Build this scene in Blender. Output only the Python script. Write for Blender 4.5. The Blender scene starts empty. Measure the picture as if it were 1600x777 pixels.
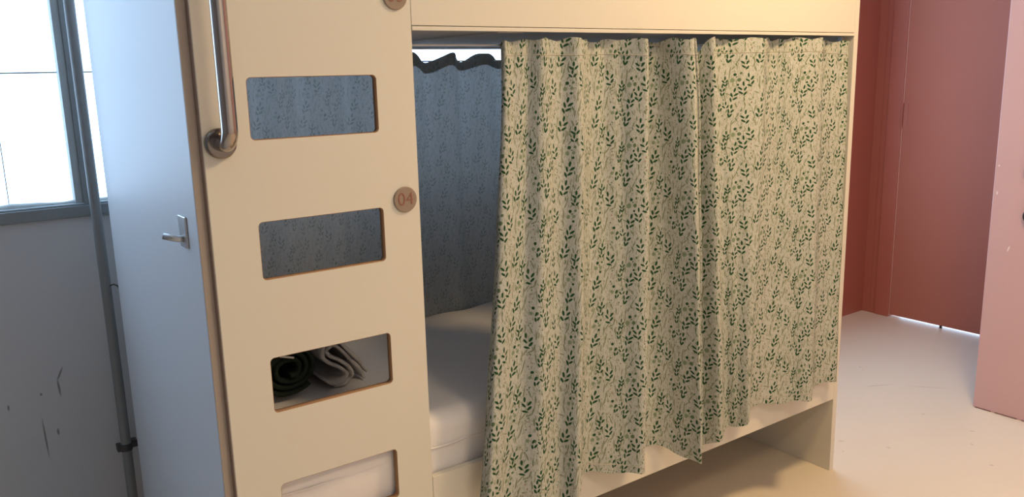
import bpy, bmesh, math, random
from mathutils import Vector, Matrix
C = bpy.context.scene.collection
sc = bpy.context.scene
random.seed(7)

# ------------------------------------------------------------------ camera
cam_d = bpy.data.cameras.new('camera')
cam = bpy.data.objects.new('camera', cam_d)
C.objects.link(cam)
cam_d.sensor_width = 36.0
cam_d.lens = 1303.92 * 36.0 / 1600.0
cam_d.clip_start = 0.05
m = Matrix(((0.807809, 0.138758, -0.572879), (-0.588955, 0.150438, -0.79404), (-0.023997, 0.978833, 0.203248))).to_4x4()
m.translation = Vector((-0.451032, -1.602147, 1.430171))
cam.matrix_world = m
sc.camera = cam

# ------------------------------------------------------------------ world, lamp, added fill, exposure
world = bpy.data.worlds.new('daylight')
sc.world = world
world.use_nodes = True
bg = world.node_tree.nodes['Background']
bg.inputs['Color'].default_value = (0.56, 0.75, 1.0, 1)
bg.inputs['Strength'].default_value = 5.0
LAMP_W = 33.0
lamp_d = bpy.data.lights.new('ceiling_lamp_light', 'AREA')
lamp_d.shape = 'DISK'; lamp_d.size = 0.30
lamp_d.energy = LAMP_W
lamp_d.color = (1.0, 0.70, 0.35)
lamp = bpy.data.objects.new('ceiling_lamp_light', lamp_d)
lamp.location = (1.70, -0.85, 2.50)
C.objects.link(lamp)
fill_d = bpy.data.lights.new('added_fill_light', 'AREA')  # added fill for the bunk interior, not a known ceiling fitting
fill_d.shape = 'DISK'; fill_d.size = 0.5
fill_d.energy = 18.0; fill_d.color = (1.0, 0.77, 0.50)
fill = bpy.data.objects.new('added_fill_light', fill_d)
fill.location = (0.72, -1.9, 2.45)
C.objects.link(fill)
sc.view_settings.view_transform = 'Standard'
sc.view_settings.look = 'None'
sc.view_settings.gamma = 1.0
sc.view_settings.exposure = -0.04
sc.view_settings.use_curve_mapping = False
# window openings in the back wall: x0, x1, z0, z1
WIN = [(-1.70, 2.02, 1.085, 2.50), (2.18, 3.60, 0.70, 2.54)]
WY = 1.08
for i, (x0, x1, z0, z1) in enumerate(WIN):
    d = bpy.data.lights.new('window_portal', 'AREA')
    d.shape = 'RECTANGLE'; d.size = x1 - x0; d.size_y = z1 - z0
    d.cycles.is_portal = True
    o = bpy.data.objects.new('window_portal', d)
    o.location = ((x0 + x1) / 2, WY + 0.16, (z0 + z1) / 2)
    o.rotation_euler = (math.radians(-90), 0, 0)
    C.objects.link(o)

# ------------------------------------------------------------------ node helpers
def S(h):
    h = h.lstrip('#')
    c = [int(h[i:i + 2], 16) / 255 for i in (0, 2, 4)]
    return tuple((x / 12.92 if x <= 0.04045 else ((x + 0.055) / 1.055) ** 2.4) for x in c) + (1,)

def mat(name, col, rough=0.5, metal=0.0, noise=0.0, scale=8.0, bump=0.0, bscale=60.0, spec=0.5, coat=0.0):
    mt = bpy.data.materials.new(name); mt.use_nodes = True
    nt = mt.node_tree; b = nt.nodes['Principled BSDF']
    b.inputs['Base Color'].default_value = col
    b.inputs['Roughness'].default_value = rough
    b.inputs['Metallic'].default_value = metal
    b.inputs['Specular IOR Level'].default_value = spec
    b.inputs['Coat Weight'].default_value = coat
    tc = nt.nodes.new('ShaderNodeTexCoord')
    if noise > 0:
        n = nt.nodes.new('ShaderNodeTexNoise'); n.inputs['Scale'].default_value = scale
        n.inputs['Detail'].default_value = 5
        nt.links.new(tc.outputs['Object'], n.inputs['Vector'])
        mx = nt.nodes.new('ShaderNodeMix'); mx.data_type = 'RGBA'
        mx.inputs['A'].default_value = tuple(c * (1 - noise) for c in col[:3]) + (1,)
        mx.inputs['B'].default_value = tuple(min(1, c * (1 + noise)) for c in col[:3]) + (1,)
        nt.links.new(n.outputs['Fac'], mx.inputs['Factor'])
        nt.links.new(mx.outputs['Result'], b.inputs['Base Color'])
    if bump > 0:
        n2 = nt.nodes.new('ShaderNodeTexNoise'); n2.inputs['Scale'].default_value = bscale
        n2.inputs['Detail'].default_value = 4
        nt.links.new(tc.outputs['Object'], n2.inputs['Vector'])
        bp = nt.nodes.new('ShaderNodeBump'); bp.inputs['Strength'].default_value = bump
        bp.inputs['Distance'].default_value = 0.01
        nt.links.new(n2.outputs['Fac'], bp.inputs['Height'])
        nt.links.new(bp.outputs['Normal'], b.inputs['Normal'])
    return mt

def base_socket(mt):
    """(node tree, socket feeding Base Color or None, bsdf)"""
    nt = mt.node_tree; b = nt.nodes['Principled BSDF']
    l = b.inputs['Base Color'].links
    return nt, (l[0].from_socket if l else None), b

def overlay_marks(mt, marks, col, coord='Object', strength=1.0, soft=0.35):
    """flat marks (ellipses) on a real surface: (x,y,z centre, rx,ry,rz radii, rotation about the axis, axis)"""
    nt, src, b = base_socket(mt)
    tc = nt.nodes.new('ShaderNodeTexCoord')
    cur = None
    for (c, r, rot) in marks:
        mp = nt.nodes.new('ShaderNodeMapping'); mp.vector_type = 'TEXTURE'
        mp.inputs['Location'].default_value = c
        mp.inputs['Rotation'].default_value = rot
        mp.inputs['Scale'].default_value = r
        nt.links.new(tc.outputs[coord], mp.inputs['Vector'])
        ln = nt.nodes.new('ShaderNodeVectorMath'); ln.operation = 'LENGTH'
        nt.links.new(mp.outputs['Vector'], ln.inputs[0])
        if cur is None: cur = ln.outputs['Value']
        else:
            mn = nt.nodes.new('ShaderNodeMath'); mn.operation = 'MINIMUM'
            nt.links.new(cur, mn.inputs[0]); nt.links.new(ln.outputs['Value'], mn.inputs[1])
            cur = mn.outputs[0]
    mr = nt.nodes.new('ShaderNodeMapRange')
    mr.inputs['From Min'].default_value = 1 - soft; mr.inputs['From Max'].default_value = 1 + soft
    mr.inputs['To Min'].default_value = strength; mr.inputs['To Max'].default_value = 0
    nt.links.new(cur, mr.inputs['Value'])
    mx = nt.nodes.new('ShaderNodeMix'); mx.data_type = 'RGBA'
    if src: nt.links.new(src, mx.inputs['A'])
    else: mx.inputs['A'].default_value = b.inputs['Base Color'].default_value
    mx.inputs['B'].default_value = col
    nt.links.new(mr.outputs['Result'], mx.inputs['Factor'])
    nt.links.new(mx.outputs['Result'], b.inputs['Base Color'])

# ------------------------------------------------------------------ materials
M = {}
M['melamine'] = mat('cream_melamine', (0.70, 0.655, 0.57, 1), 0.42, noise=0.015, scale=3, bump=0.02, bscale=180)
M['raw_edge'] = mat('raw_board_edge', (0.36, 0.20, 0.10, 1), 0.8, noise=0.15, scale=60)
M['edge_band'] = mat('taupe_edge_band', (0.46, 0.37, 0.30, 1), 0.5, noise=0.03)
M['fillet'] = mat('brown_edge_bead', (0.26, 0.17, 0.12, 1), 0.55)
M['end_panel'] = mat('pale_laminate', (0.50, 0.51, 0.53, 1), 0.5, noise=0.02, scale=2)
M['steel'] = mat('polished_steel', (0.42, 0.37, 0.34, 1), 0.13, metal=1.0)
M['steel_dark_reflection'] = mat('polished_steel_dark_reflection', (0.20, 0.175, 0.16, 1), 0.15, metal=1.0)  # handle steel again, with the dark room's reflection put into its colour
M['brushed'] = mat('brushed_steel', (0.5, 0.5, 0.5, 1), 0.34, metal=1.0)
M['disc'] = mat('brown_disc', (0.29, 0.215, 0.165, 1), 0.45, noise=0.04, scale=40)
M['numeral'] = mat('red_brown_ink', (0.27, 0.10, 0.07, 1), 0.5)
M['wall'] = mat('grey_painted_wall', (0.44, 0.44, 0.45, 1), 0.75, noise=0.05, scale=3, bump=0.08, bscale=30)
M['ceil'] = mat('white_ceiling', (0.84, 0.84, 0.82, 1), 0.9, noise=0.02)
M['pale'] = mat('pale_wall_paint', (0.74, 0.73, 0.71, 1), 0.8, noise=0.03)
M['dim'] = mat('grey_side_wall_paint', (0.26, 0.25, 0.25, 1), 0.8, noise=0.03)
M['red'] = mat('brick_red_paint', (0.41, 0.125, 0.085, 1), 0.45, noise=0.05, scale=5, bump=0.10, bscale=12)
M['red_door'] = mat('brick_red_door_paint', (0.42, 0.15, 0.105, 1), 0.7, spec=0.25, noise=0.04, scale=4, bump=0.08, bscale=14)
M['pink'] = mat('pink_paint', (0.62, 0.39, 0.39, 1), 0.6, noise=0.03, scale=4, bump=0.12, bscale=18)
M['highlight_line'] = mat('door_edge_highlight', (0.62, 0.30, 0.24, 1), 0.5)  # highlight along the hinge side, put into a paler strip colour
M['floor'] = mat('white_painted_floor', (0.74, 0.645, 0.52, 1), 0.38, noise=0.05, scale=2.2, bump=0.05, bscale=9)
M['frame'] = mat('grey_window_frame', (0.17, 0.19, 0.20, 1), 0.5, noise=0.12, scale=12)
M['frame_light'] = mat('pale_worn_window_frame', (0.30, 0.34, 0.36, 1), 0.5, noise=0.1, scale=14)
M['putty'] = mat('crumpled_sealant', (0.42, 0.46, 0.46, 1), 0.8, noise=0.2, scale=30)
M['pipe'] = mat('grey_pipe_paint', (0.16, 0.165, 0.165, 1), 0.45, noise=0.10, scale=20)
M['clamp'] = mat('dark_pipe_clamp', (0.03, 0.03, 0.03, 1), 0.5)
M['black'] = mat('black_plastic', (0.02, 0.012, 0.012, 1), 0.4)
M['sheet'] = mat('white_cotton_sheet', (0.82, 0.78, 0.77, 1), 0.85, noise=0.02, bump=0.25, bscale=5)
M['towel_white'] = mat('white_terry', (0.84, 0.79, 0.77, 1), 0.95, bump=0.9, bscale=420)
M['towel_green'] = mat('dark_green_terry', (0.014, 0.030, 0.021, 1), 0.95, bump=0.9, bscale=420)
M['tag'] = mat('grey_care_tag', (0.6, 0.6, 0.6, 1), 0.7)
M['wire'] = mat('curtain_wire_steel', (0.55, 0.53, 0.50, 1), 0.35, metal=0.8)
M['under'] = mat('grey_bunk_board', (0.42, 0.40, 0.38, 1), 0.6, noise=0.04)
M['stitch'] = mat('seam_thread', (0.52, 0.47, 0.38, 1), 0.9)

gl = bpy.data.materials.new('window_glass'); gl.use_nodes = True
nt = gl.node_tree; nt.nodes.clear()
o_ = nt.nodes.new('ShaderNodeOutputMaterial'); mx = nt.nodes.new('ShaderNodeMixShader')
tr = nt.nodes.new('ShaderNodeBsdfTransparent'); tr.inputs[0].default_value = (0.95, 0.98, 1, 1)
gs = nt.nodes.new('ShaderNodeBsdfGlossy'); gs.inputs['Roughness'].default_value = 0.03
mx.inputs[0].default_value = 0.06
nt.links.new(tr.outputs[0], mx.inputs[1]); nt.links.new(gs.outputs[0], mx.inputs[2]); nt.links.new(mx.outputs[0], o_.inputs[0])
M['glass'] = gl

# worn marks on wall and floor
overlay_marks(M['wall'], [((-0.170, WY, 0.600), (0.0028, 0.5, 0.020), (0, math.radians(25), 0)),
                          ((-0.177, WY, 0.560), (0.0028, 0.5, 0.026), (0, math.radians(-3), 0)),
                          ((-0.2295, WY, 0.415), (0.0024, 0.5, 0.056), (0, math.radians(-2), 0)),
                          ((-0.195, WY, 0.425), (0.0030, 0.5, 0.010), (0, 0, 0)),
                          ((-0.31, WY, 0.53), (0.0025, 0.5, 0.008), (0, 0, 0)),
                          ((-0.225, WY, 0.55), (0.0030, 0.5, 0.004), (0, 0, 0))], (0.08, 0.075, 0.07, 1), strength=0.75)
rf = random.Random(3)
fm = [((rf.uniform(2.2, 3.2), rf.uniform(-0.9, 0.7), 0), (rf.uniform(0.004, 0.010), rf.uniform(0.003, 0.008), 1), (0, 0, rf.uniform(0, 3))) for _ in range(26)]
fm += [((2.62 + 0.03 * k + rf.uniform(-.01, .01), -0.50 - 0.012 * k + rf.uniform(-.02, .02), 0), (0.008, 0.004, 1), (0, 0, rf.uniform(0, 3))) for k in range(7)]
fm += [((3.0, 0.35, 0), (0.004, 0.06, 1), (0, 0, 1.1)), ((3.15, 0.2, 0), (0.004, 0.07, 1), (0, 0, 0.7)), ((2.6, 0.42, 0), (0.004, 0.05, 1), (0, 0, 1.4))]
overlay_marks(M['floor'], fm, (0.36, 0.30, 0.24, 1), strength=0.45, soft=0.5)
overlay_marks(M['pink'], [((3.08, -0.05, 1.03), (1, 0.003, 0.004), (0, 0, 0)), ((3.08, -0.052, 0.92), (1, 0.003, 0.007), (0, 0, 0)),
                          ((3.08, -0.115, 0.70), (1, 0.003, 0.012), (0.3, 0, 0))], (0.85, 0.72, 0.70, 1), strength=0.9)

# ------------------------------------------------------------------ leaf print
TW, TH = 0.168, 0.155
def leaf_tile():
    X, Y = TW / 501, TH / 480.5
    P = lambda x, y: (x * X % TW, (480 - y) * Y % TH)
    dark, mid, pale, grass, red = [], [], [], [], []
    def el(lst, x, y, a, b, ang):      # ang: lean to the right in degrees, from upright
        cx, cy = P(x, y)
        for dx in (-TW, 0, TW):
            for dy in (-TH, 0, TH):
                if -a < cx + dx < TW + a and -a < cy + dy < TH + a:
                    lst.append((cx + dx, cy + dy, a, b, -math.radians(ang)))
    def sprig(pts, s=1.0):
        for (x, y, ang) in pts: el(dark, x, y, 0.0066 * s, 0.0026 * s, ang)
    sprig([(65, 360, 14), (40, 400, -4), (72, 400, 48), (38, 438, -12), (56, 440, 40)])
    sprig([(168, 412, 6), (143, 455, -50), (180, 455, 35), (150, 492, -55), (180, 500, 40)])
    sprig([(292, 367, 14), (264, 403, -8), (302, 406, 50), (253, 444, -28), (287, 444, 58)], 1.05)
    sprig([(190, 86, -5), (183, 130, -62), (219, 112, 32), (197, 176, -70), (221, 152, 32)])
    sprig([(150, 160, -3), (127, 202, -45), (165, 205, 30), (132, 240, -55), (163, 248, 42)])
    sprig([(92, 215, 14), (68, 258, -20), (101, 256, 55), (60, 300, -12), (92, 291, 55)])
    sprig([(322, 226, 14), (300, 264, -10), (336, 262, 52), (290, 307, -22), (320, 301, 60)], 1.05)
    sprig([(409, 32, -4), (405, 75, -40), (440, 60, 30), (440, 96, 35), (414, 122, -75)])
    sprig([(360, 442, 4), (345, 472, -45), (376, 468, 35)], .9)
    sprig([(18, 110, 4), (4, 140, -40), (30, 138, 35), (8, 168, -45), (28, 165, 35)], .85)
    sprig([(20, 330, 4), (4, 362, -40), (34, 360, 35)], .8)
    sprig([(352, 20, 4), (340, 48, -40), (366, 46, 35)], .8)
    sprig([(466, 390, -8), (484, 384, 30), (470, 350, 20)], 0.8)
    sprig([(497, 180, 3), (486, 215, -20), (508, 212, 25), (488, 250, -20), (506, 246, 25)], 0.8)
    for (x, y, r, l) in ((92, 80, .0040, dark), (132, 68, .0034, mid), (74, 130, .0064, pale), (120, 126, .0050, mid), (112, 170, .0030, dark), (104, 100, .0020, mid),
                         (320, 103, .0040, dark), (355, 98, .0030, mid), (306, 145, .0050, pale), (346, 141, .0040, pale), (342, 178, .0030, dark), (336, 122, .0018, mid),
                         (450, 305, .0036, dark), (438, 346, .0042, pale), (476, 346, .0040, mid), (64, 258, .0030, dark), (180, 452, .0032, dark)):
        el(l, x, y, r * 1.05, r * .92, 20)
    for (x, y) in ((210, 222), (204, 252), (224, 285), (206, 302), (215, 322), (438, 172), (434, 202), (446, 235), (426, 262), (410, 412), (436, 420), (424, 438), (212, 330), (206, 405), (226, 420), (505, 300), (500, 335), (494, 440), (512, 470)):
        el(mid if (x + y) % 3 else red, x, y, .0019, .0016, 0)
    # pale grass stems and small blades
    for (x, y, a, ang) in ((52, 90, .012, 8), (46, 165, .011, -6), (58, 40, .010, 10), (270, 130, .013, 3), (268, 190, .009, -10), (382, 190, .013, 8), (398, 250, .012, 14),
                           (385, 300, .010, 22), (404, 160, .010, 35), (360, 330, .009, 6), (155, 300, .009, 0), (160, 340, .006, -20), (240, 380, .010, 12), (230, 430, .009, -14),
                           (110, 440, .009, 25), (100, 350, .007, -30), (20, 200, .010, 5), (14, 280, .010, -8), (330, 450, .010, 8), (345, 400, .007, -15), (370, 60, .010, -12),
                           (300, 20, .010, 12), (240, 30, .009, -14), (20, 60, .009, 12), (470, 200, .011, -6), (460, 120, .009, 14), (472, 30, .010, 0), (230, 470, .009, 20), (404, 460, .010, 6), (440, 470, .009, -20), (330, 60, .007, 40), (286, 60, .007, 30), (80, 20, .007, 40), (440, 150, .008, 60), (250, 240, .007, -65), (40, 250, .008, -70)):
        el(grass, x, y, a, .0015, ang)
    for (x, y, ang) in ((135, 395, 25), (372, 405, 25), (350, 292, -8), (156, 296, 0), (286, 490, 10), (330, 492, -20), (358, 478, -12), (100, 475, -25), (200, 350, -20), (24, 400, 12)):
        el(mid, x, y, .0050, .0014, ang)
    return [(grass, (0.17, 0.20, 0.11, 1), .85), (pale, (0.17, 0.24, 0.14, 1), .85), (red, (0.33, 0.17, 0.11, 1), .8), (mid, (0.085, 0.145, 0.07, 1), .92), (dark, (0.018, 0.070, 0.028, 1), 1.0)]

def fabric(name, translucency, bright=1.0, ink=1.0, base=((0.44, 0.44, 0.405), (0.535, 0.535, 0.49))):
    mt = bpy.data.materials.new(name); mt.use_nodes = True
    nt = mt.node_tree; nodes, links = nt.nodes, nt.links
    b = nodes['Principled BSDF']; out = nodes['Material Output']
    b.inputs['Roughness'].default_value = 0.9; b.inputs['Specular IOR Level'].default_value = 0.15
    uv = nodes.new('ShaderNodeUVMap'); uv.uv_map = 'cloth'
    wr = nodes.new('ShaderNodeVectorMath'); wr.operation = 'WRAP'
    wr.inputs[1].default_value = (TW, TH, 1); wr.inputs[2].default_value = (0, 0, -1)
    links.new(uv.outputs[0], wr.inputs[0])
    ng = nodes.new('ShaderNodeTexNoise'); ng.inputs['Scale'].default_value = 90
    links.new(uv.outputs[0], ng.inputs['Vector'])
    col = nodes.new('ShaderNodeMix'); col.data_type = 'RGBA'
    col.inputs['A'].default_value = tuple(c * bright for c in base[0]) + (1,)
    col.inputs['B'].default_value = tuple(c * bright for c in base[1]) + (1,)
    links.new(ng.outputs['Fac'], col.inputs['Factor'])
    cur = col.outputs['Result']
    for (sx, sy, lo, hi, c, st) in ((430, 75, .60, .64, (0.22, 0.25, 0.14, 1), .75), (300, 120, .65, .69, (0.18, 0.22, 0.12, 1), .65)):
        sk = nodes.new('ShaderNodeMapping'); sk.inputs['Scale'].default_value = (sx, sy, 1); sk.inputs['Rotation'].default_value = (0, 0, .12)
        links.new(uv.outputs[0], sk.inputs['Vector'])
        nn = nodes.new('ShaderNodeTexNoise'); nn.noise_dimensions = '2D'; nn.inputs['Scale'].default_value = 1; nn.inputs['Detail'].default_value = 1; nn.inputs['Distortion'].default_value = .8
        links.new(sk.outputs[0], nn.inputs['Vector'])
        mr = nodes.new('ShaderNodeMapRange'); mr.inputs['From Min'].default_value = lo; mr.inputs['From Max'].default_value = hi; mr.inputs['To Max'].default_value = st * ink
        links.new(nn.outputs['Fac'], mr.inputs['Value'])
        mx = nodes.new('ShaderNodeMix'); mx.data_type = 'RGBA'
        links.new(mr.outputs[0], mx.inputs['Factor']); links.new(cur, mx.inputs['A']); mx.inputs['B'].default_value = c
        cur = mx.outputs['Result']
    d = None
    for lst, c, st in leaf_tile():
        first = True
        for (cx, cy, a, bb, ang) in lst:
            mp = nodes.new('ShaderNodeMapping'); mp.vector_type = 'TEXTURE'
            if d is None: mp.inputs['Location'].default_value = (cx, cy, 0)
            else:   # evaluated one leaf after another, to stay inside the shader's memory
                ma = nodes.new('ShaderNodeVectorMath'); ma.operation = 'MULTIPLY_ADD'
                links.new(d, ma.inputs[0]); ma.inputs[1].default_value = (1e-9, 1e-9, 1e-9); ma.inputs[2].default_value = (cx, cy, 0)
                links.new(ma.outputs[0], mp.inputs['Location'])
            mp.inputs['Rotation'].default_value = (0, 0, ang)
            mp.inputs['Scale'].default_value = (bb, a, 1)
            links.new(wr.outputs[0], mp.inputs['Vector'])
            ln = nodes.new('ShaderNodeVectorMath'); ln.operation = 'LENGTH'
            links.new(mp.outputs[0], ln.inputs[0])
            if first: d = ln.outputs['Value']; first = False
            else:
                mn = nodes.new('ShaderNodeMath'); mn.operation = 'MINIMUM'
                links.new(d, mn.inputs[0]); links.new(ln.outputs['Value'], mn.inputs[1]); d = mn.outputs[0]
        mr = nodes.new('ShaderNodeMapRange')
        mr.inputs['From Min'].default_value = 0.85; mr.inputs['From Max'].default_value = 1.15
        mr.inputs['To Min'].default_value = st * ink; mr.inputs['To Max'].default_value = 0
        links.new(d, mr.inputs['Value'])
        mx = nodes.new('ShaderNodeMix'); mx.data_type = 'RGBA'
        links.new(mr.outputs[0], mx.inputs['Factor']); links.new(cur, mx.inputs['A'])
        mx.inputs['B'].default_value = c
        cur = mx.outputs['Result']
    links.new(cur, b.inputs['Base Color'])
    wv = nodes.new('ShaderNodeTexNoise'); wv.inputs['Scale'].default_value = 700
    links.new(uv.outputs[0], wv.inputs['Vector'])
    bp = nodes.new('ShaderNodeBump'); bp.inputs['Strength'].default_value = 0.25; bp.inputs['Distance'].default_value = 0.001
    links.new(wv.outputs['Fac'], bp.inputs['Height']); links.new(bp.outputs[0], b.inputs['Normal'])
    tl = nodes.new('ShaderNodeBsdfTranslucent'); links.new(cur, tl.inputs['Color'])
    ms = nodes.new('ShaderNodeMixShader'); ms.inputs[0].default_value = translucency
    links.new(b.outputs[0], ms.inputs[1]); links.new(tl.outputs[0], ms.inputs[2]); links.new(ms.outputs[0], out.inputs[0])
    return mt
M['print'] = fabric('leaf_print_cotton', 0.10, 1.06)
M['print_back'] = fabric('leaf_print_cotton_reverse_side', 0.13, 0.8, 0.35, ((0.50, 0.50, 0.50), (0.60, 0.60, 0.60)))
M['print_heading_back'] = fabric('leaf_print_cotton_doubled_reverse_shaded', 0.015, 0.45, 0.35, ((0.50, 0.50, 0.50), (0.60, 0.60, 0.60)))  # doubled cloth; its shade against the window is put into a dimmer base
M['print_edge'] = mat('turned_cloth_edge', (0.34, 0.34, 0.27, 1), 0.9, noise=0.5, scale=160)
M['print_header'] = fabric('leaf_print_cotton_doubled', 0.05)

# ------------------------------------------------------------------ mesh helpers
def obj(name, bm, mt, parent=None, smooth=False, loc=None):
    me = bpy.data.meshes.new(name); bm.to_mesh(me); bm.free()
    for x in (mt if isinstance(mt, (list, tuple)) else [mt]): me.materials.append(x)
    if smooth:
        for f in me.polygons: f.use_smooth = True
    o = bpy.data.objects.new(name, me); C.objects.link(o)
    if parent is not None: o.parent = parent
    if loc: o.location = loc
    return o

def box(bm, x0, x1, y0, y1, z0, z1, bev=0.0, seg=2):
    r = bmesh.ops.create_cube(bm, size=1)
    for v in r['verts']:
        v.co = Vector((x0 + (v.co.x + .5) * (x1 - x0), y0 + (v.co.y + .5) * (y1 - y0), z0 + (v.co.z + .5) * (z1 - z0)))
    if bev > 0:
        es = list({e for v in r['verts'] for e in v.link_edges})
        bmesh.ops.bevel(bm, geom=es, offset=bev, segments=seg, affect='EDGES', profile=0.5)
    return bm

def bx(name, mt, x0, x1, y0, y1, z0, z1, parent=None, bev=0.0):
    return obj(name, box(bmesh.new(), x0, x1, y0, y1, z0, z1, bev), mt, parent)

def tube(bm, pts, r, n=20, caps=True, radii=None):
    rings = []
    pts = [Vector(p) for p in pts]
    up = Vector((0, 0, 1))
    t0 = (pts[1] - pts[0]).normalized()
    nrm = t0.cross(up) if abs(t0.dot(up)) < .95 else t0.cross(Vector((1, 0, 0)))
    nrm.normalize()
    for i, p in enumerate(pts):
        t = (pts[min(i + 1, len(pts) - 1)] - pts[max(i - 1, 0)]).normalized()
        nrm = (nrm - t * nrm.dot(t)).normalized(); bn = t.cross(nrm)
        rr = radii[i] if radii else r
        rings.append([bm.verts.new(p + nrm * rr * math.cos(2 * math.pi * k / n) + bn * rr * math.sin(2 * math.pi * k / n)) for k in range(n)])
    for a, b in zip(rings, rings[1:]):
        for k in range(n): bm.faces.new((a[k], a[(k + 1) % n], b[(k + 1) % n], b[k]))
    if caps:
        bm.faces.new(rings[0][::-1]); bm.faces.new(rings[-1])
    bmesh.ops.recalc_face_normals(bm, faces=bm.faces)
    return bm

def lathe(bm, prof, origin, axis, n=40):
    """prof: (distance along axis, radius)"""
    axis = Vector(axis).normalized()
    a = axis.orthogonal().normalized(); b = axis.cross(a)
    o = Vector(origin); rings = []
    for d, r in prof:
        rings.append([bm.verts.new(o + axis * d + (a * math.cos(2 * math.pi * k / n) + b * math.sin(2 * math.pi * k / n)) * max(r, 1e-5)) for k in range(n)])
    for p, q in zip(rings, rings[1:]):
        for k in range(n): bm.faces.new((p[k], p[(k + 1) % n], q[(k + 1) % n], q[k]))
    bm.faces.new(rings[0][::-1]); bm.faces.new(rings[-1])
    bmesh.ops.recalc_face_normals(bm, faces=bm.faces)
    return bm

def thing(name, label, cat, loc=(0, 0, 0), group=None):
    o = bpy.data.objects.new(name, None); C.objects.link(o); o.location = loc
    o.empty_display_size = 0.1
    o['label'] = label; o['category'] = cat
    if group: o['group'] = group
    return o
def tag(o, label, cat, group=None, kind=None):
    if label: o['label'] = label
    if cat: o['category'] = cat
    if group: o['group'] = group
    if kind: o['kind'] = kind
    return o
def struct(name, bm, mt, parent=None):
    o = obj(name, bm, mt, parent)
    if parent is None: o['kind'] = 'structure'
    return o

# ------------------------------------------------------------------ room shell
XL, XR, YF, ZC, WT = -1.9, 4.06, -2.7, 2.62, 0.14
def wall_with_holes(x0, x1, z1, holes, y0, y1):
    bm = bmesh.new(); cx = x0
    for (a, b, c, d) in holes:
        if a > cx: box(bm, cx, a, y0, y1, 0, z1)
        box(bm, a, b, y0, y1, 0, c); box(bm, a, b, y0, y1, d, z1)
        cx = b
    if cx < x1: box(bm, cx, x1, y0, y1, 0, z1)
    return bm
struct('floor', box(bmesh.new(), XL - .2, XR + 1.4, YF - .2, WY + WT, -0.1, 0), M['floor'])
struct('ceiling', box(bmesh.new(), XL - .2, XR + .2, YF - .2, WY + WT, ZC, ZC + .1), M['ceil'])
struct('wall_back', wall_with_holes(XL, 2.2, ZC, [WIN[0]], WY, WY + WT), M['wall'])
struct('wall_back_alcove', wall_with_holes(2.2, XR + .12, ZC, [WIN[1]], WY, WY + WT), M['red'])
struct('wall_left', box(bmesh.new(), XL - .12, XL, YF, WY + WT, 0, ZC), M['dim'])
struct('wall_front', box(bmesh.new(), XL, XR + .12, YF - .12, YF, 0, ZC), M['pale'])
# pink projecting wall at the right: corner at (3.08, -0.035)
struct('wall_partition', box(bmesh.new(), 3.08, XR, YF, -0.035, 0, ZC, 0.004), M['pink'])
# rough dark joint under the pink wall
bm = bmesh.new(); rj = random.Random(5)
y = -0.045
while y > -0.9:
    L = rj.uniform(.02, .09); box(bm, 3.0775, 3.082, y - L, y, 0.0005, rj.uniform(.002, .0045)); y -= L + rj.uniform(.0, .02)
struct('trim_1', bm, mat('grimy_joint', (0.20, 0.10, 0.09, 1), 0.9))
# right wall with the red door
D0, D1, DH = 0.03, 0.905, 2.05
bm = bmesh.new()
box(bm, XR, XR + .12, D1 + .005, WY + WT, 0, ZC); box(bm, XR, XR + .12, -0.035, D0, 0, ZC); box(bm, XR, XR + .12, D0, D1 + .005, DH, ZC)
struct('wall_right', bm, M['red'])
frm = struct('door_1', box(bmesh.new(), XR - .006, XR + .036, D0, D1, 0.014, DH - .004, 0.002), M['red_door'])
bm = bmesh.new()
box(bm, XR - .012, XR + .05, D1 + .006, D1 + .092, 0, DH + .09, .003)
box(bm, XR - .012, XR + .05, D0 - .06, D1 + .092, DH, DH + .09, .003)
struct('door_frame', bm, M['red'], frm)
bx('pale_highlight_edge', M['highlight_line'], XR - .008, XR + .030, D1, D1 + .0045, 0.014, DH - .01, frm)
bm = bmesh.new()
for k in range(5):
    tube(bm, [(XR - .014, D1 + .004, 1.095 + k * .027), (XR - .014, D1 + .004, 1.119 + k * .027)], .006, 12)
h = obj('hinge', bm, M['red'], frm)
box(b2 := bmesh.new(), XR - .0085, XR - .0065, D1 - .028, D1 - .002, 1.10, 1.228); obj('hinge_leaf', b2, M['red'], h)
bx('draught_clip', M['black'], XR - .006, XR + .004, 0.60, 0.612, 0.0, 0.016, frm)
bm = bmesh.new()
box(bm, XR - .004, XR, 1.0, 1.03, 0, ZC, 0.0015)
struct('trim_2', bm, M['red'])

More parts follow.
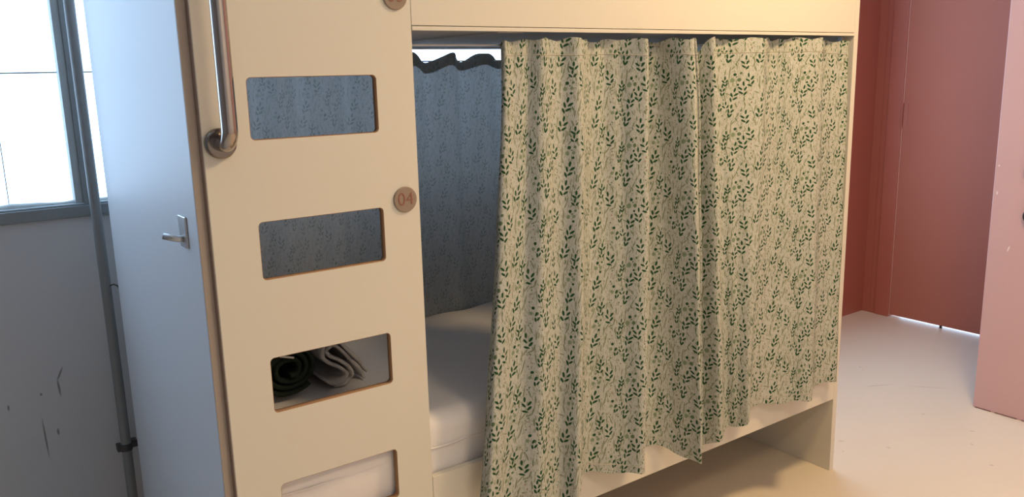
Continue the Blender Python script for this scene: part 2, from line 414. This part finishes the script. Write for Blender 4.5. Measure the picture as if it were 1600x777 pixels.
# windows
for wi, (x0, x1, z0, z1) in enumerate(WIN):
    w = bpy.data.objects.new('window_%d' % (wi + 1), None); C.objects.link(w); w['kind'] = 'structure'
    w.location = ((x0 + x1) / 2, WY, z0)
    inv = Matrix.Translation(-w.location)
    def wp(name, mt, *b, bev=0.002):
        o = bx(name, mt, *b, parent=w, bev=bev); o.matrix_parent_inverse = inv; return o
    wp('sill_rail', M['frame'], x0, x1, WY - .012, WY + .05, z0 - .027, z0 + .006)
    wp('sill_lip', M['frame_light'], x0, x1, WY - .003, WY + .045, z0 + .006, z0 + .012)
    wp('head_rail', M['frame'], x0, x1, WY - .005, WY + .05, z1 - .03, z1)
    wp('side_stile', M['frame'], x0, x0 + .03, WY - .005, WY + .05, z0, z1)
    wp('side_stile', M['frame'], x1 - .03, x1, WY - .005, WY + .05, z0, z1)
    if wi == 0:
        for mxp in (-0.068, 0.98):
            wp('mullion', M['frame_light'], mxp, mxp + .021, WY + .004, WY + .05, z0, z1)
            wp('mullion', M['frame'], mxp + .0205, mxp + .036, WY - .004, WY + .05, z0, z1)
        bars = [(-.2300,), (.30,), (.64,)]
        for (bxx,) in bars: wp('glazing_bar', M['frame'], bxx - .0012, bxx + .0012, WY + .055, WY + .058, z0, 1.47, bev=0)
        wp('glazing_bar', M['frame'], x0, -.06, WY + .055, WY + .060, 1.4675, 1.4715, bev=0)
        wp('glazing_bar', M['frame'], -.03, x1, WY + .055, WY + .060, 1.4675, 1.4715, bev=0)
        wp('window_catch', M['clamp'], -.262, -.245, WY + .03, WY + .05, 1.19, 1.215)
    wp('pane', M['glass'], x0 + .01, x1 - .01, WY + .062, WY + .066, z0 + .005, z1 - .01, bev=0)
    # crumpled sealant along the sill
    bm = bmesh.new(); n = 160
    rs = random.Random(11 + wi); prev = None
    for k in range(n + 1):
        x = x0 + .03 + (x1 - x0 - .06) * k / n
        hh = .006 + .008 * abs(math.sin(k * .37) * math.sin(k * .11 + 1)) + rs.uniform(0, .003)
        ring = [bm.verts.new((x, WY + yy, z0 + .010 + zz)) for yy, zz in ((.012, 0), (.012 + rs.uniform(0, .004), hh * .6), (.024, hh), (.040, hh * .7), (.044, 0))]
        if prev:
            for a in range(4): bm.faces.new((prev[a], ring[a], ring[a + 1], prev[a + 1]))
        prev = ring
    bmesh.ops.recalc_face_normals(bm, faces=bm.faces)
    o = obj('sealant_bead', bm, M['putty'], w, smooth=True); o.matrix_parent_inverse = inv

# ------------------------------------------------------------------ bunk bed
bed = thing('bunk_bed', 'cream built-in bunk bed with slotted ladder panel at its left end', 'bunk bed', (1.06, 0.48, 0))
binv = Matrix.Translation(-bed.location)
def bp(o):
    o.parent = bed; o.matrix_parent_inverse = binv; return o
T = 0.018; BL = 2.12; BD = 0.88; HT = 2.02
PW = 0.4561
# ladder panel: filled curve with rounded cut-outs
cu = bpy.data.curves.new('ladder_panel', 'CURVE'); cu.dimensions = '2D'; cu.fill_mode = 'BOTH'
cu.extrude = T / 2; cu.bevel_depth = 0.0
def spl(pts):
    s = cu.splines.new('POLY'); s.points.add(len(pts) - 1)
    for p_, q in zip(s.points, pts): p_.co = (q[0], q[1], 0, 1)
    s.use_cyclic_u = True
def rrect(x0, x1, z0, z1, r, n=6):
    out = []
    for (cx, cz, a0) in ((x1 - r, z1 - r, 0), (x0 + r, z1 - r, 90), (x0 + r, z0 + r, 180), (x1 - r, z0 + r, 270)):
        for k in range(n + 1):
            a = math.radians(a0 + 90 * k / n); out.append((cx + r * math.cos(a), cz + r * math.sin(a)))
    return out
spl(rrect(0, PW, 0, HT, 0.002, 2))
SL0, SL1 = 0.0929, 0.3653
for (zt, zb) in ((1.997 - .28, 1.60), (1.4373, 1.3198), (1.1577, 1.0419), (0.8769, 0.7603), (0.5994, 0.4815), (0.3194, 0.2020)):
    spl(rrect(SL0, SL1, zb, zt, 0.0085))
tmp = bpy.data.objects.new('tmp_panel', cu); C.objects.link(tmp)
dg = bpy.context.evaluated_depsgraph_get()
me = bpy.data.meshes.new_from_object(tmp.evaluated_get(dg))
bpy.data.objects.remove(tmp); bpy.data.curves.remove(cu)
bm = bmesh.new(); bm.from_mesh(me); bpy.data.meshes.remove(me)
for v in bm.verts: v.co = Vector((v.co.x, T / 2 + v.co.z, v.co.y))
bmesh.ops.remove_doubles(bm, verts=bm.verts, dist=1e-5)
bmesh.ops.recalc_face_normals(bm, faces=bm.faces)
for f in bm.faces:
    c = f.calc_center_median()
    if abs(f.normal.y) < .5 and .05 < c.x < .42 and .1 < c.z < HT - .05: f.material_index = 1
es = [e for e in bm.edges if len(e.link_faces) == 2 and e.calc_face_angle(0) > 1.2]
bmesh.ops.bevel(bm, geom=es, offset=0.0012, segments=2, affect='EDGES', material=-1)
bp(obj('ladder_panel', bm, [M['melamine'], M['raw_edge']]))
# left end: bead, batten, recessed panel
bp(bx('edge_bead', M['fillet'], -0.0012, 0.0004, .0015, T, 0.001, HT - .001))
bp(bx('front_edge_band', M['edge_band'], -0.0186, -0.0002, T, T + .004, 0, HT, bev=.0015))
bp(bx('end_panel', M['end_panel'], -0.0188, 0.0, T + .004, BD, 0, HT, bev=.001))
bp(bx('end_panel', M['melamine'], 2.0975, BL, 0, BD, 0, HT, bev=.0015))
bp(bx('lower_side_rail', M['melamine'], PW + .0006, 2.097, 0, T, 0.2758, 0.5003, bev=.0012))
bp(bx('upper_side_rail', M['melamine'], PW + .0006, 2.0965, 0, T, 1.5392, 1.86, bev=.0012))
bp(bx('upper_bunk_board', M['melamine'], PW + .0006, 2.097, -0.0015, 0.022, 1.529, 1.5376, bev=.0008))
bp(bx('upper_bunk_base', M['under'], 0.0005, 2.097, 0.022, BD - .02, 1.5305, 1.548))
bp(bx('cross_batten', M['under'], 0.70, 0.775, 0.03, BD - .05, 1.5275, 1.5305))
bp(bx('rear_rail', M['under'], 0.0005, 2.097, BD - .018, BD, 1.5215, 1.75))
bp(bx('lower_bunk_base', M['melamine'], 0.0005, 2.097, T, BD - .02, 0.385, 0.40))
bp(bx('lower_rear_rail', M['melamine'], 0.0005, 2.097, BD - .018, BD, 0.2758, 0.56))
for (cx, cz, txt) in ((0.4190, 1.1705, '04'), (0.4185, 1.5975, '03')):
    d = bp(obj('number_disc', lathe(bmesh.new(), [(0, .0275), (.0025, .0282), (.0042, .0277), (.0048, .0265)], (cx, -.0002, cz), (0, -1, 0), 48), M['disc'], smooth=False))
    d['label'] = 'round brown number plate reading ' + txt
    fc = bpy.data.curves.new('numeral', 'FONT'); fc.body = txt; fc.size = 0.040; fc.extrude = 0.0005; fc.offset = -0.0005
    fc.align_x = 'CENTER'; fc.align_y = 'CENTER'; fc.space_character = 1.0
    t = bpy.data.objects.new('numeral', fc); C.objects.link(t)
    t.rotation_euler = (math.radians(90), 0, 0); t.location = (cx, -.0054, cz)
    me = bpy.data.meshes.new_from_object(t.evaluated_get(bpy.context.evaluated_depsgraph_get()))
    me.materials.clear(); me.materials.append(M['numeral'])
    t2 = bpy.data.objects.new('numeral', me); C.objects.link(t2); t2.matrix_world = Matrix.Translation((cx, -.0054, cz)) @ Matrix.Rotation(math.radians(90), 4, 'X')
    t2.parent = d; t2.matrix_parent_inverse = Matrix.Translation(-bed.location).inverted() @ Matrix.Translation(-bed.location)
    bpy.data.objects.remove(t)
# grab handle
GX, GZ, GY, GR = 0.032, 1.318, -0.066, 0.0148
pts = [(GX, -.006, GZ), (GX, -.02, GZ)]
R_ = 0.030
for k in range(1, 13):
    a = math.radians(90 * k / 12)
    pts.append((GX, -.036 - R_ * math.sin(a), GZ + R_ * (1 - math.cos(a))))
pts += [(GX, GY, z) for z in (1.40, 1.5, 1.6, 1.70)]
for k in range(1, 13):
    a = math.radians(90 * k / 12)
    pts.append((GX, GY + R_ * (1 - math.cos(a)), 1.73 + R_ * math.sin(a)))
pts += [(GX, -.02, 1.76), (GX, -.006, 1.76)]
hd = bp(obj('grab_handle', tube(bmesh.new(), pts, GR, 28), M['steel'], smooth=True)); hd['label'] = 'polished tubular steel grab handle'
for z in (GZ, 1.76):
    f = obj('flange', lathe(bmesh.new(), [(0, .0290), (.0105, .0290), (.0130, .0278), (.0140, .0255), (.0142, .0155)], (GX, 0, z), (0, -1, 0), 56), M['steel_dark_reflection'])
    f.parent = hd
# coat hook on the end panel
hk = bp(obj('coat_hook', box(bmesh.new(), -.0235, -.0185, .090, .140, 1.108, 1.172, .0018), M['brushed'])); hk['label'] = 'small brushed steel coat hook'
peg = obj('peg', tube(bmesh.new(), [(-.021, .114, 1.126), (-.030, .115, 1.126), (-.038, .117, 1.128), (-.058, .126, 1.134)], .0066, 20), M['brushed'], smooth=True); peg.parent = hk

# ------------------------------------------------------------------ mattress
def mattress():
    bm = bmesh.new(); nx, nt_ = 90, 64
    X0, X1, Y0, Y1, Z0, Z1 = 0.03, 2.09, 0.024, 0.812, 0.401, 0.638
    r = 0.045
    prof = []
    for k in range(5): prof.append((Y0, Z0 + (Z1 - r - Z0) * k / 5))
    for k in range(9):
        a = math.radians(90 * k / 8); prof.append((Y0 + r - r * math.cos(a), Z1 - r + r * math.sin(a)))
    for k in range(1, 30): prof.append((Y0 + r + (Y1 - Y0 - 2 * r) * k / 30, Z1))
    for k in range(9):
        a = math.radians(90 * k / 8); prof.append((Y1 - r + r * math.sin(a), Z1 - r + r * math.cos(a)))
    prof.append((Y1, Z0))
    rows = []
    for i in range(nx + 1):
        x = X0 + (X1 - X0) * i / nx; row = []
        for (y, z) in prof:
            top = max(0, min(1, (z - .55) / .06))
            dz = top * (.0040 * math.sin(x * 9 + y * 7) * math.sin(y * 11 - x * 3) + .0028 * math.sin(x * 31 - y * 14 + 2 * math.sin(y * 9)))
            dy = -.003 * math.sin(x * 14 + z * 40) * (1 - top) - .002 * math.sin(x * 33)*(y < .1)
            yy = max(y + dy, .0195) if y < .2 else y
            row.append(bm.verts.new((x, yy, z + dz)))
        rows.append(row)
    for a, b in zip(rows, rows[1:]):
        for k in range(len(prof) - 1): bm.faces.new((a[k], b[k], b[k + 1], a[k + 1]))
        bm.faces.new((a[-1], b[-1], b[0], a[0]))
    bm.faces.new(rows[0]); bm.faces.new(rows[-1][::-1])
    bmesh.ops.recalc_face_normals(bm, faces=bm.faces)
    return bm
mt_ = tag(obj('mattress', mattress(), M['sheet'], smooth=True), 'mattress in a white fitted sheet lying on the lower bunk', 'mattress')
bm = bmesh.new()
tube(bm, [(0.06 + 2.0 * k / 60, 0.0235 + .002 * math.sin(k * .9), .560 + .0015 * math.sin(k * 1.7)) for k in range(61)], .0022, 8)
obj('piping', bm, M['sheet'], mt_, smooth=True)

# ------------------------------------------------------------------ rolled towels
def ribbon(path, th, y0, y1, ny=10, wob=0.0, seed=0):
    """thick cloth ribbon whose section follows path in XZ, running along Y"""
    rs = random.Random(seed); bm = bmesh.new(); n = len(path)
    secs = []
    L, Rr = [], []
    for i in range(n):
        a = Vector(path[max(i - 1, 0)]); b = Vector(path[min(i + 1, n - 1)])
        t = (b - a).normalized(); nn = Vector((-t.y, t.x)); p_ = Vector(path[i])
        L.append(p_ + nn * th / 2); Rr.append(p_ - nn * th / 2)
    loop = L + Rr[::-1]
    rings = []
    offs = [wob * math.sin(i * .5 + seed) for i in range(len(loop))]
    for j in range(ny + 1):
        f = j / ny
        ring = []
        for i, q in enumerate(loop):
            y = y0 + (y1 - y0) * f + (offs[i] if j == 0 else 0)
            ring.append(bm.verts.new((q.x + .0012 * math.sin(j * 1.9 + i * .3), y, q.y)))
        rings.append(ring)
    m_ = len(loop)
    for a, b in zip(rings, rings[1:]):
        for k in range(m_): bm.faces.new((a[k], a[(k + 1) % m_], b[(k + 1) % m_], b[k]))
    for ring in (rings[0], rings[-1]):
        for i in range(n - 1): bm.faces.new((ring[i], ring[i + 1], ring[m_ - 2 - i], ring[m_ - 1 - i]))
    bmesh.ops.recalc_face_normals(bm, faces=bm.faces)
    return bm
def spiral(cx, cz, r0, r1, turns, sx=1.0, sz=1.0, rot=0.0, start=0.0, n=110):
    out = []
    for k in range(n + 1):
        f = k / n; a = start + 2 * math.pi * turns * f; r = r0 + (r1 - r0) * f
        x, z = r * math.cos(a) * sx, r * math.sin(a) * sz
        out.append((cx + x * math.cos(rot) - z * math.sin(rot), cz + x * math.sin(rot) + z * math.cos(rot)))
    return out
MT = 0.6435
g = thing('rolled_towel', 'dark green towel rolled up on the mattress, left of the white towel', 'towel', (0.255, 0.50, MT))
gi = Matrix.Translation(-g.location)
path = spiral(0.254, MT + .0790, .020, .0705, 3.1, 1.12, .92, .15, start=-1.0 - 6.2 * math.pi)
o = obj('roll', ribbon(path, .0105, .338, .63, 10, .0035, 2), M['towel_green'], g, smooth=True); o.matrix_parent_inverse = gi
o = obj('care_tag', box(bmesh.new(), 0.229, .266, .332, .3335, MT + .112, MT + .1165), M['tag'], g)
o.matrix_parent_inverse = gi @ Matrix.Translation((.248, .333, MT + .114)) @ Matrix.Rotation(.30, 4, 'Y') @ Matrix.Translation((-.248, -.333, -MT - .114))
wt = thing('rolled_towel', 'white towel folded and rolled beside the dark green towel', 'towel', (0.43, 0.50, MT))
wi_ = Matrix.Translation(-wt.location)
def smooth_path(ctrl, sub=10):
    out = []
    n = len(ctrl)
    for i in range(n - 1):
        p0, p1, p2, p3 = (ctrl[max(i - 1, 0)], ctrl[i], ctrl[i + 1], ctrl[min(i + 2, n - 1)])
        for k in range(sub):
            t = k / sub
            out.append(tuple(.5 * ((2 * p1[a]) + (-p0[a] + p2[a]) * t + (2 * p0[a] - 5 * p1[a] + 4 * p2[a] - p3[a]) * t * t + (-p0[a] + 3 * p1[a] - 3 * p2[a] + p3[a]) * t ** 3) for a in (0, 1)))
    out.append(tuple(ctrl[-1]))
    return out
# section of the white towel: a bent loop folded over itself (x, height)
c1 = [(.526, .026), (.500, .058), (.468, .094), (.436, .124), (.408, .130), (.384, .112), (.386, .086), (.410, .066), (.440, .050), (.456, .034), (.450, .018), (.428, .012), (.404, .014), (.388, .026)]
c2 = [(.520, .006), (.506, .030), (.480, .062), (.450, .094), (.426, .112), (.408, .112), (.400, .100), (.408, .086), (.434, .072), (.462, .054), (.476, .034), (.472, .014), (.452, .005), (.418, .003)]
for i, (c, th) in enumerate(((c1, .0085), (c2, .0080))):
    pth = [(.84 * (x - .386) + .347, MT + 1.0 * z) for x, z in smooth_path(c, 7)]
    o = obj('fold', ribbon(pth, th, .338 + .006 * i, .61, 10, .004, 5 + i), M['towel_white'], wt, smooth=True); o.matrix_parent_inverse = wi_

# ------------------------------------------------------------------ curtains
def crom(vals, t):
    n = len(vals) - 1; i = min(int(t * n), n - 1); f = t * n - i
    p0, p1, p2, p3 = vals[max(i - 1, 0)], vals[i], vals[i + 1], vals[min(i + 2, n)]
    return .5 * ((2 * p1) + (-p0 + p2) * f + (2 * p0 - 5 * p1 + 4 * p2 - p3) * f * f + (-p0 + 3 * p1 - 3 * p2 + p3) * f ** 3)

def cloth(cols, nx, nz, zc0, zc1, uoff, seed, header=False, amp=1.0):
    """cols: (x_top, y_top, z_top, x_hem, y_hem, z_hem). Rows from parameter zc0 (0 = top edge) to zc1 (1 = hem)."""
    bm = bmesh.new(); uvl = bm.loops.layers.uv.new('cloth')
    rs = random.Random(seed)
    ph = [rs.uniform(0, 6.28) for _ in range(8)]
    A = [[c[k] for c in cols] for k in range(6)]
    ymid = sum(A[1]) / len(A[1]) - .008
    # arc length half way down
    us = [0.0]; prev = None
    for i in range(nx + 1):
        t = i / nx
        p_ = Vector(((crom(A[0], t) + crom(A[3], t)) / 2, (crom(A[1], t) + crom(A[4], t)) / 2))
        if prev is not None: us.append(us[-1] + (p_ - prev).length)
        prev = p_
    grid = []
    for j in range(nz + 1):
        w = zc0 + (zc1 - zc0) * j / nz; row = []
        for i in range(nx + 1):
            t = i / nx
            e = w ** 1.15
            xt, yt, zt, xb, yb, zb = (crom(A[k], t) for k in range(6))
            x = xt + (xb - xt) * e; y = yt + (yb - yt) * (w ** .9); z = zt + (zb - zt) * w
            near_top = math.exp(-w * 14)
            y += amp * (.0040 * math.sin(us[i] * 95 + ph[0]) * near_top + .0018 * math.sin(us[i] * 60 + ph[1] + 2.5 * w) * (1 - near_top) + .0015 * math.sin(us[i] * 130 + ph[2] - 4 * w))
            y += amp * .0016 * math.sin(w * 18 + us[i] * 14 + ph[3])
            if w < 0.04:   # ruffled top edge, lower in the valleys
                z -= (1 - w / .04) * (.003 + .008 * max(0, min(1, (yt - ymid) / .03)) + .003 * math.sin(us[i] * 70 + ph[4]))
            if yb < 0 and z < .60: y = min(y, -.005 + max(0, z - .515) * .5)   # hangs in front of the lower rail
            if w > .985: z += .0035 * math.sin(us[i] * 55 + ph[5]) * (w - .985) / .015
            row.append((bm.verts.new((x, y, z)), us[i] + uoff, z + .02 * math.sin(ph[6])))
        grid.append(row)
    for a, b in zip(grid, grid[1:]):
        for i in range(nx):
            q = (a[i], a[i + 1], b[i + 1], b[i])
            f = bm.faces.new([v[0] for v in q])
            for lp, v in zip(f.loops, q): lp[uvl].uv = (v[1], v[2] + 4)
    return bm, [[v[0].co.copy() for v in r] for r in grid]

LEFT = [(0.732, 0.06, 1.52, 0.548, -0.06, 0.405), (0.712, 0.022, 1.517, 0.547, -0.1, 0.404), (0.779, 0.024, 1.519, 0.632, -0.075, 0.401), (0.806, 0.0, 1.517, 0.696, -0.11, 0.400), (0.865, 0.020, 1.519, 0.777, -0.085, 0.380), (0.92, -0.006, 1.517, 0.805, -0.125, 0.382), (0.985, 0.03, 1.52, 0.902, -0.03, 0.377), (1.057, 0.018, 1.52, 0.986, -0.06, 0.368), (1.118, -0.037, 1.514, 1.050, -0.110, 0.366), (1.172, 0.075, 1.521, 1.118, -0.004, 0.374), (1.240, 0.045, 1.521, 1.205, -0.022, 0.366), (1.262, -0.02, 1.52, 1.241, -0.085, 0.342), (1.282, -0.040, 1.516, 1.25, -0.13, 0.337), (1.300, -0.030, 1.518, 1.275, -0.112, 0.325)]
RIGHT = [(1.318, 0.105, 1.522, 1.318, -0.006, 0.345), (1.330, 0.060, 1.515, 1.326, -0.015, 0.340), (1.350, 0.004, 1.518, 1.338, -0.062, 0.332), (1.372, 0.026, 1.488, 1.362, -0.040, 0.334), (1.398, -0.010, 1.52, 1.393, -0.09, 0.351), (1.457, 0.03, 1.523, 1.473, -0.03, 0.347), (1.519, 0.012, 1.522, 1.497, -0.055, 0.355), (1.609, -0.012, 1.521, 1.518, -0.085, 0.38), (1.708, 0.03, 1.524, 1.603, -0.025, 0.382), (1.783, 0.014, 1.524, 1.764, -0.05, 0.366), (1.891, -0.008, 1.523, 1.826, -0.09, 0.371), (1.977, 0.025, 1.520, 1.939, -0.022, 0.369), (2.065, 0.0, 1.513, 2.042, -0.04, 0.368)]
HS = 0.037     # header share of the drop
def front_curtain(cols, nx, label, uoff, seed):
    c = thing('curtain', label, 'curtain', (cols[len(cols) // 2][0], 0, 0.36), 'leaf print curtains across the front of the lower bunk')
    ci = Matrix.Translation(-c.location)
    bm, g1 = cloth(cols, nx, 150, HS, 1.0, uoff, seed)
    o = obj('drape', bm, M['print'], c, smooth=True); o.matrix_parent_inverse = ci
    bm, g2 = cloth(cols, nx, 12, 0.0, HS, uoff, seed)
    o = obj('gathered_heading', bm, M['print_header'], c, smooth=True); o.matrix_parent_inverse = ci
    bm = bmesh.new()
    tube(bm, [v + Vector((0, -.0006, 0)) for v in g1[0]], .0008, 5)
    o = obj('heading_seam', bm, M['stitch'], c, smooth=True); o.matrix_parent_inverse = ci
    # turned and stitched hem
    bm = bmesh.new()
    tube(bm, [v + Vector((0, -.0006, 0)) for v in g1[-4]], .0007, 5)
    o = obj('hem_seam', bm, M['stitch'], c, smooth=True); o.matrix_parent_inverse = ci
    # narrow turned side edges
    for idx in (0, -1):
        bm = bmesh.new(); tube(bm, [r[idx] for r in g2] + [r[idx] for r in g1[1:]], .0013, 8)
        o = obj('side_edge', bm, M['print_edge'], c, smooth=True); o.matrix_parent_inverse = ci
    return c
front_curtain(LEFT, 300, 'left front leaf-print curtain, flaring at its open side beside the mattress', 0.0, 1)
front_curtain(RIGHT, 330, 'right front leaf-print curtain hanging to the far end of the bed', 0.06, 2)
# window-side curtain
cols = []; n = 14
rb = random.Random(4)
for k in range(2 * n + 1):
    x = .035 + 2.05 * k / (2 * n)
    s = 1 if k % 2 else -1
    cols.append((x + rb.uniform(-.01, .01), .836 + s * rb.uniform(.010, .024), 1.500 + (.012 if s < 0 else rb.uniform(-.026, .004)) , x + rb.uniform(-.012, .012), .836 + s * rb.uniform(.008, .019) - .003, .560))
bc = thing('curtain', 'backlit leaf-print curtain behind the mattress, in front of the window', 'curtain', (1.06, .846, .56))
ci = Matrix.Translation(-bc.location)
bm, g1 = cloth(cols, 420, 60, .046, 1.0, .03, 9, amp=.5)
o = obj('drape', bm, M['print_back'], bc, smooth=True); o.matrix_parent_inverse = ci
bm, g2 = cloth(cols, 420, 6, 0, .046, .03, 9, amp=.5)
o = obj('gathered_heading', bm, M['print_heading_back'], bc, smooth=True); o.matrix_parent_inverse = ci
# wires that carry the curtains
for (y, z, lab) in ((.040, 1.500, 'thin steel curtain wire under the upper side rail'), (.846, 1.482, 'thin steel curtain wire along the window side of the lower bunk')):
    w = thing('curtain_wire', lab, 'curtain wire', (1.06, y, z)); ci = Matrix.Translation(-w.location)
    x0 = PW + .02 if y < .5 else .03
    o = obj('wire', tube(bmesh.new(), [(x0, y, z), (2.096, y, z)], .0022, 10), M['wire'], w); o.matrix_parent_inverse = ci
    o = obj('end_bracket', box(bmesh.new(), 2.080, 2.0965, y - .007, y + .007, z - .012, 1.5285, .001), M['wire'], w); o.matrix_parent_inverse = ci

# ------------------------------------------------------------------ pipe by the window
pp = thing('wall_pipe', 'vertical grey painted pipe beside the window and bed end', 'pipe', (-.025, .975, 0))
ci = Matrix.Translation(-pp.location)
PX, PY, PR = -.037, .965, .0140
o = obj('pipe_run', tube(bmesh.new(), [(PX + .0015 * math.sin(z * 3), PY, z) for z in [i * .1 for i in range(27)]], PR, 24), M['pipe'], pp, smooth=True); o.matrix_parent_inverse = ci
bm = bmesh.new(); lathe(bm, [(0, PR + .0005), (.001, PR + .004), (.020, PR + .004), (.021, PR + .0005)], (PX, PY, .362), (0, 0, 1), 28)
box(bm, PX - .024, PX - .012, PY - .006, PY + .020, .362, .383, .001); box(bm, PX + .012, PX + .032, PY - .004, PY + .022, .366, .388, .001)
o = obj('pipe_clamp', bm, M['clamp'], pp); o.matrix_parent_inverse = ci
bm = bmesh.new(); tube(bm, [(PX + .006, PY - .010, .868), (PX + .020, PY - .010, .871), (PX + .028, PY - .010, .866), (PX + .033, PY - .010, .858)], .0022, 8)
o = obj('cable_tie', bm, M['clamp'], pp, smooth=True); o.matrix_parent_inverse = ci

# ------------------------------------------------------------------ dark fittings on the pink wall
for (z, r, lab) in ((1.018, .041, 'upper black round knob on the pink wall at right edge'), (.842, .030, 'lower black round knob on the pink wall at right edge')):
    k = thing('wall_fitting', lab, 'wall fitting', (3.08, -.190 if r > .04 else -.190, z))
    lathe(bm := bmesh.new(), [(0, r * .9), (.006, r), (.016, r * .98), (.022, r * .8)], (0, 0, 0), (-1, 0, 0), 32)
    obj('rosette', bm, M['black'], k)
    lathe(bm := bmesh.new(), [(.022, r * .35), (.026, r * .35), (.030, r * .55), (.035, r * .5), (.038, r * .2)], (0, 0, 0), (-1, 0, 0), 24)
    obj('knob', bm, M['black'], k, smooth=True)
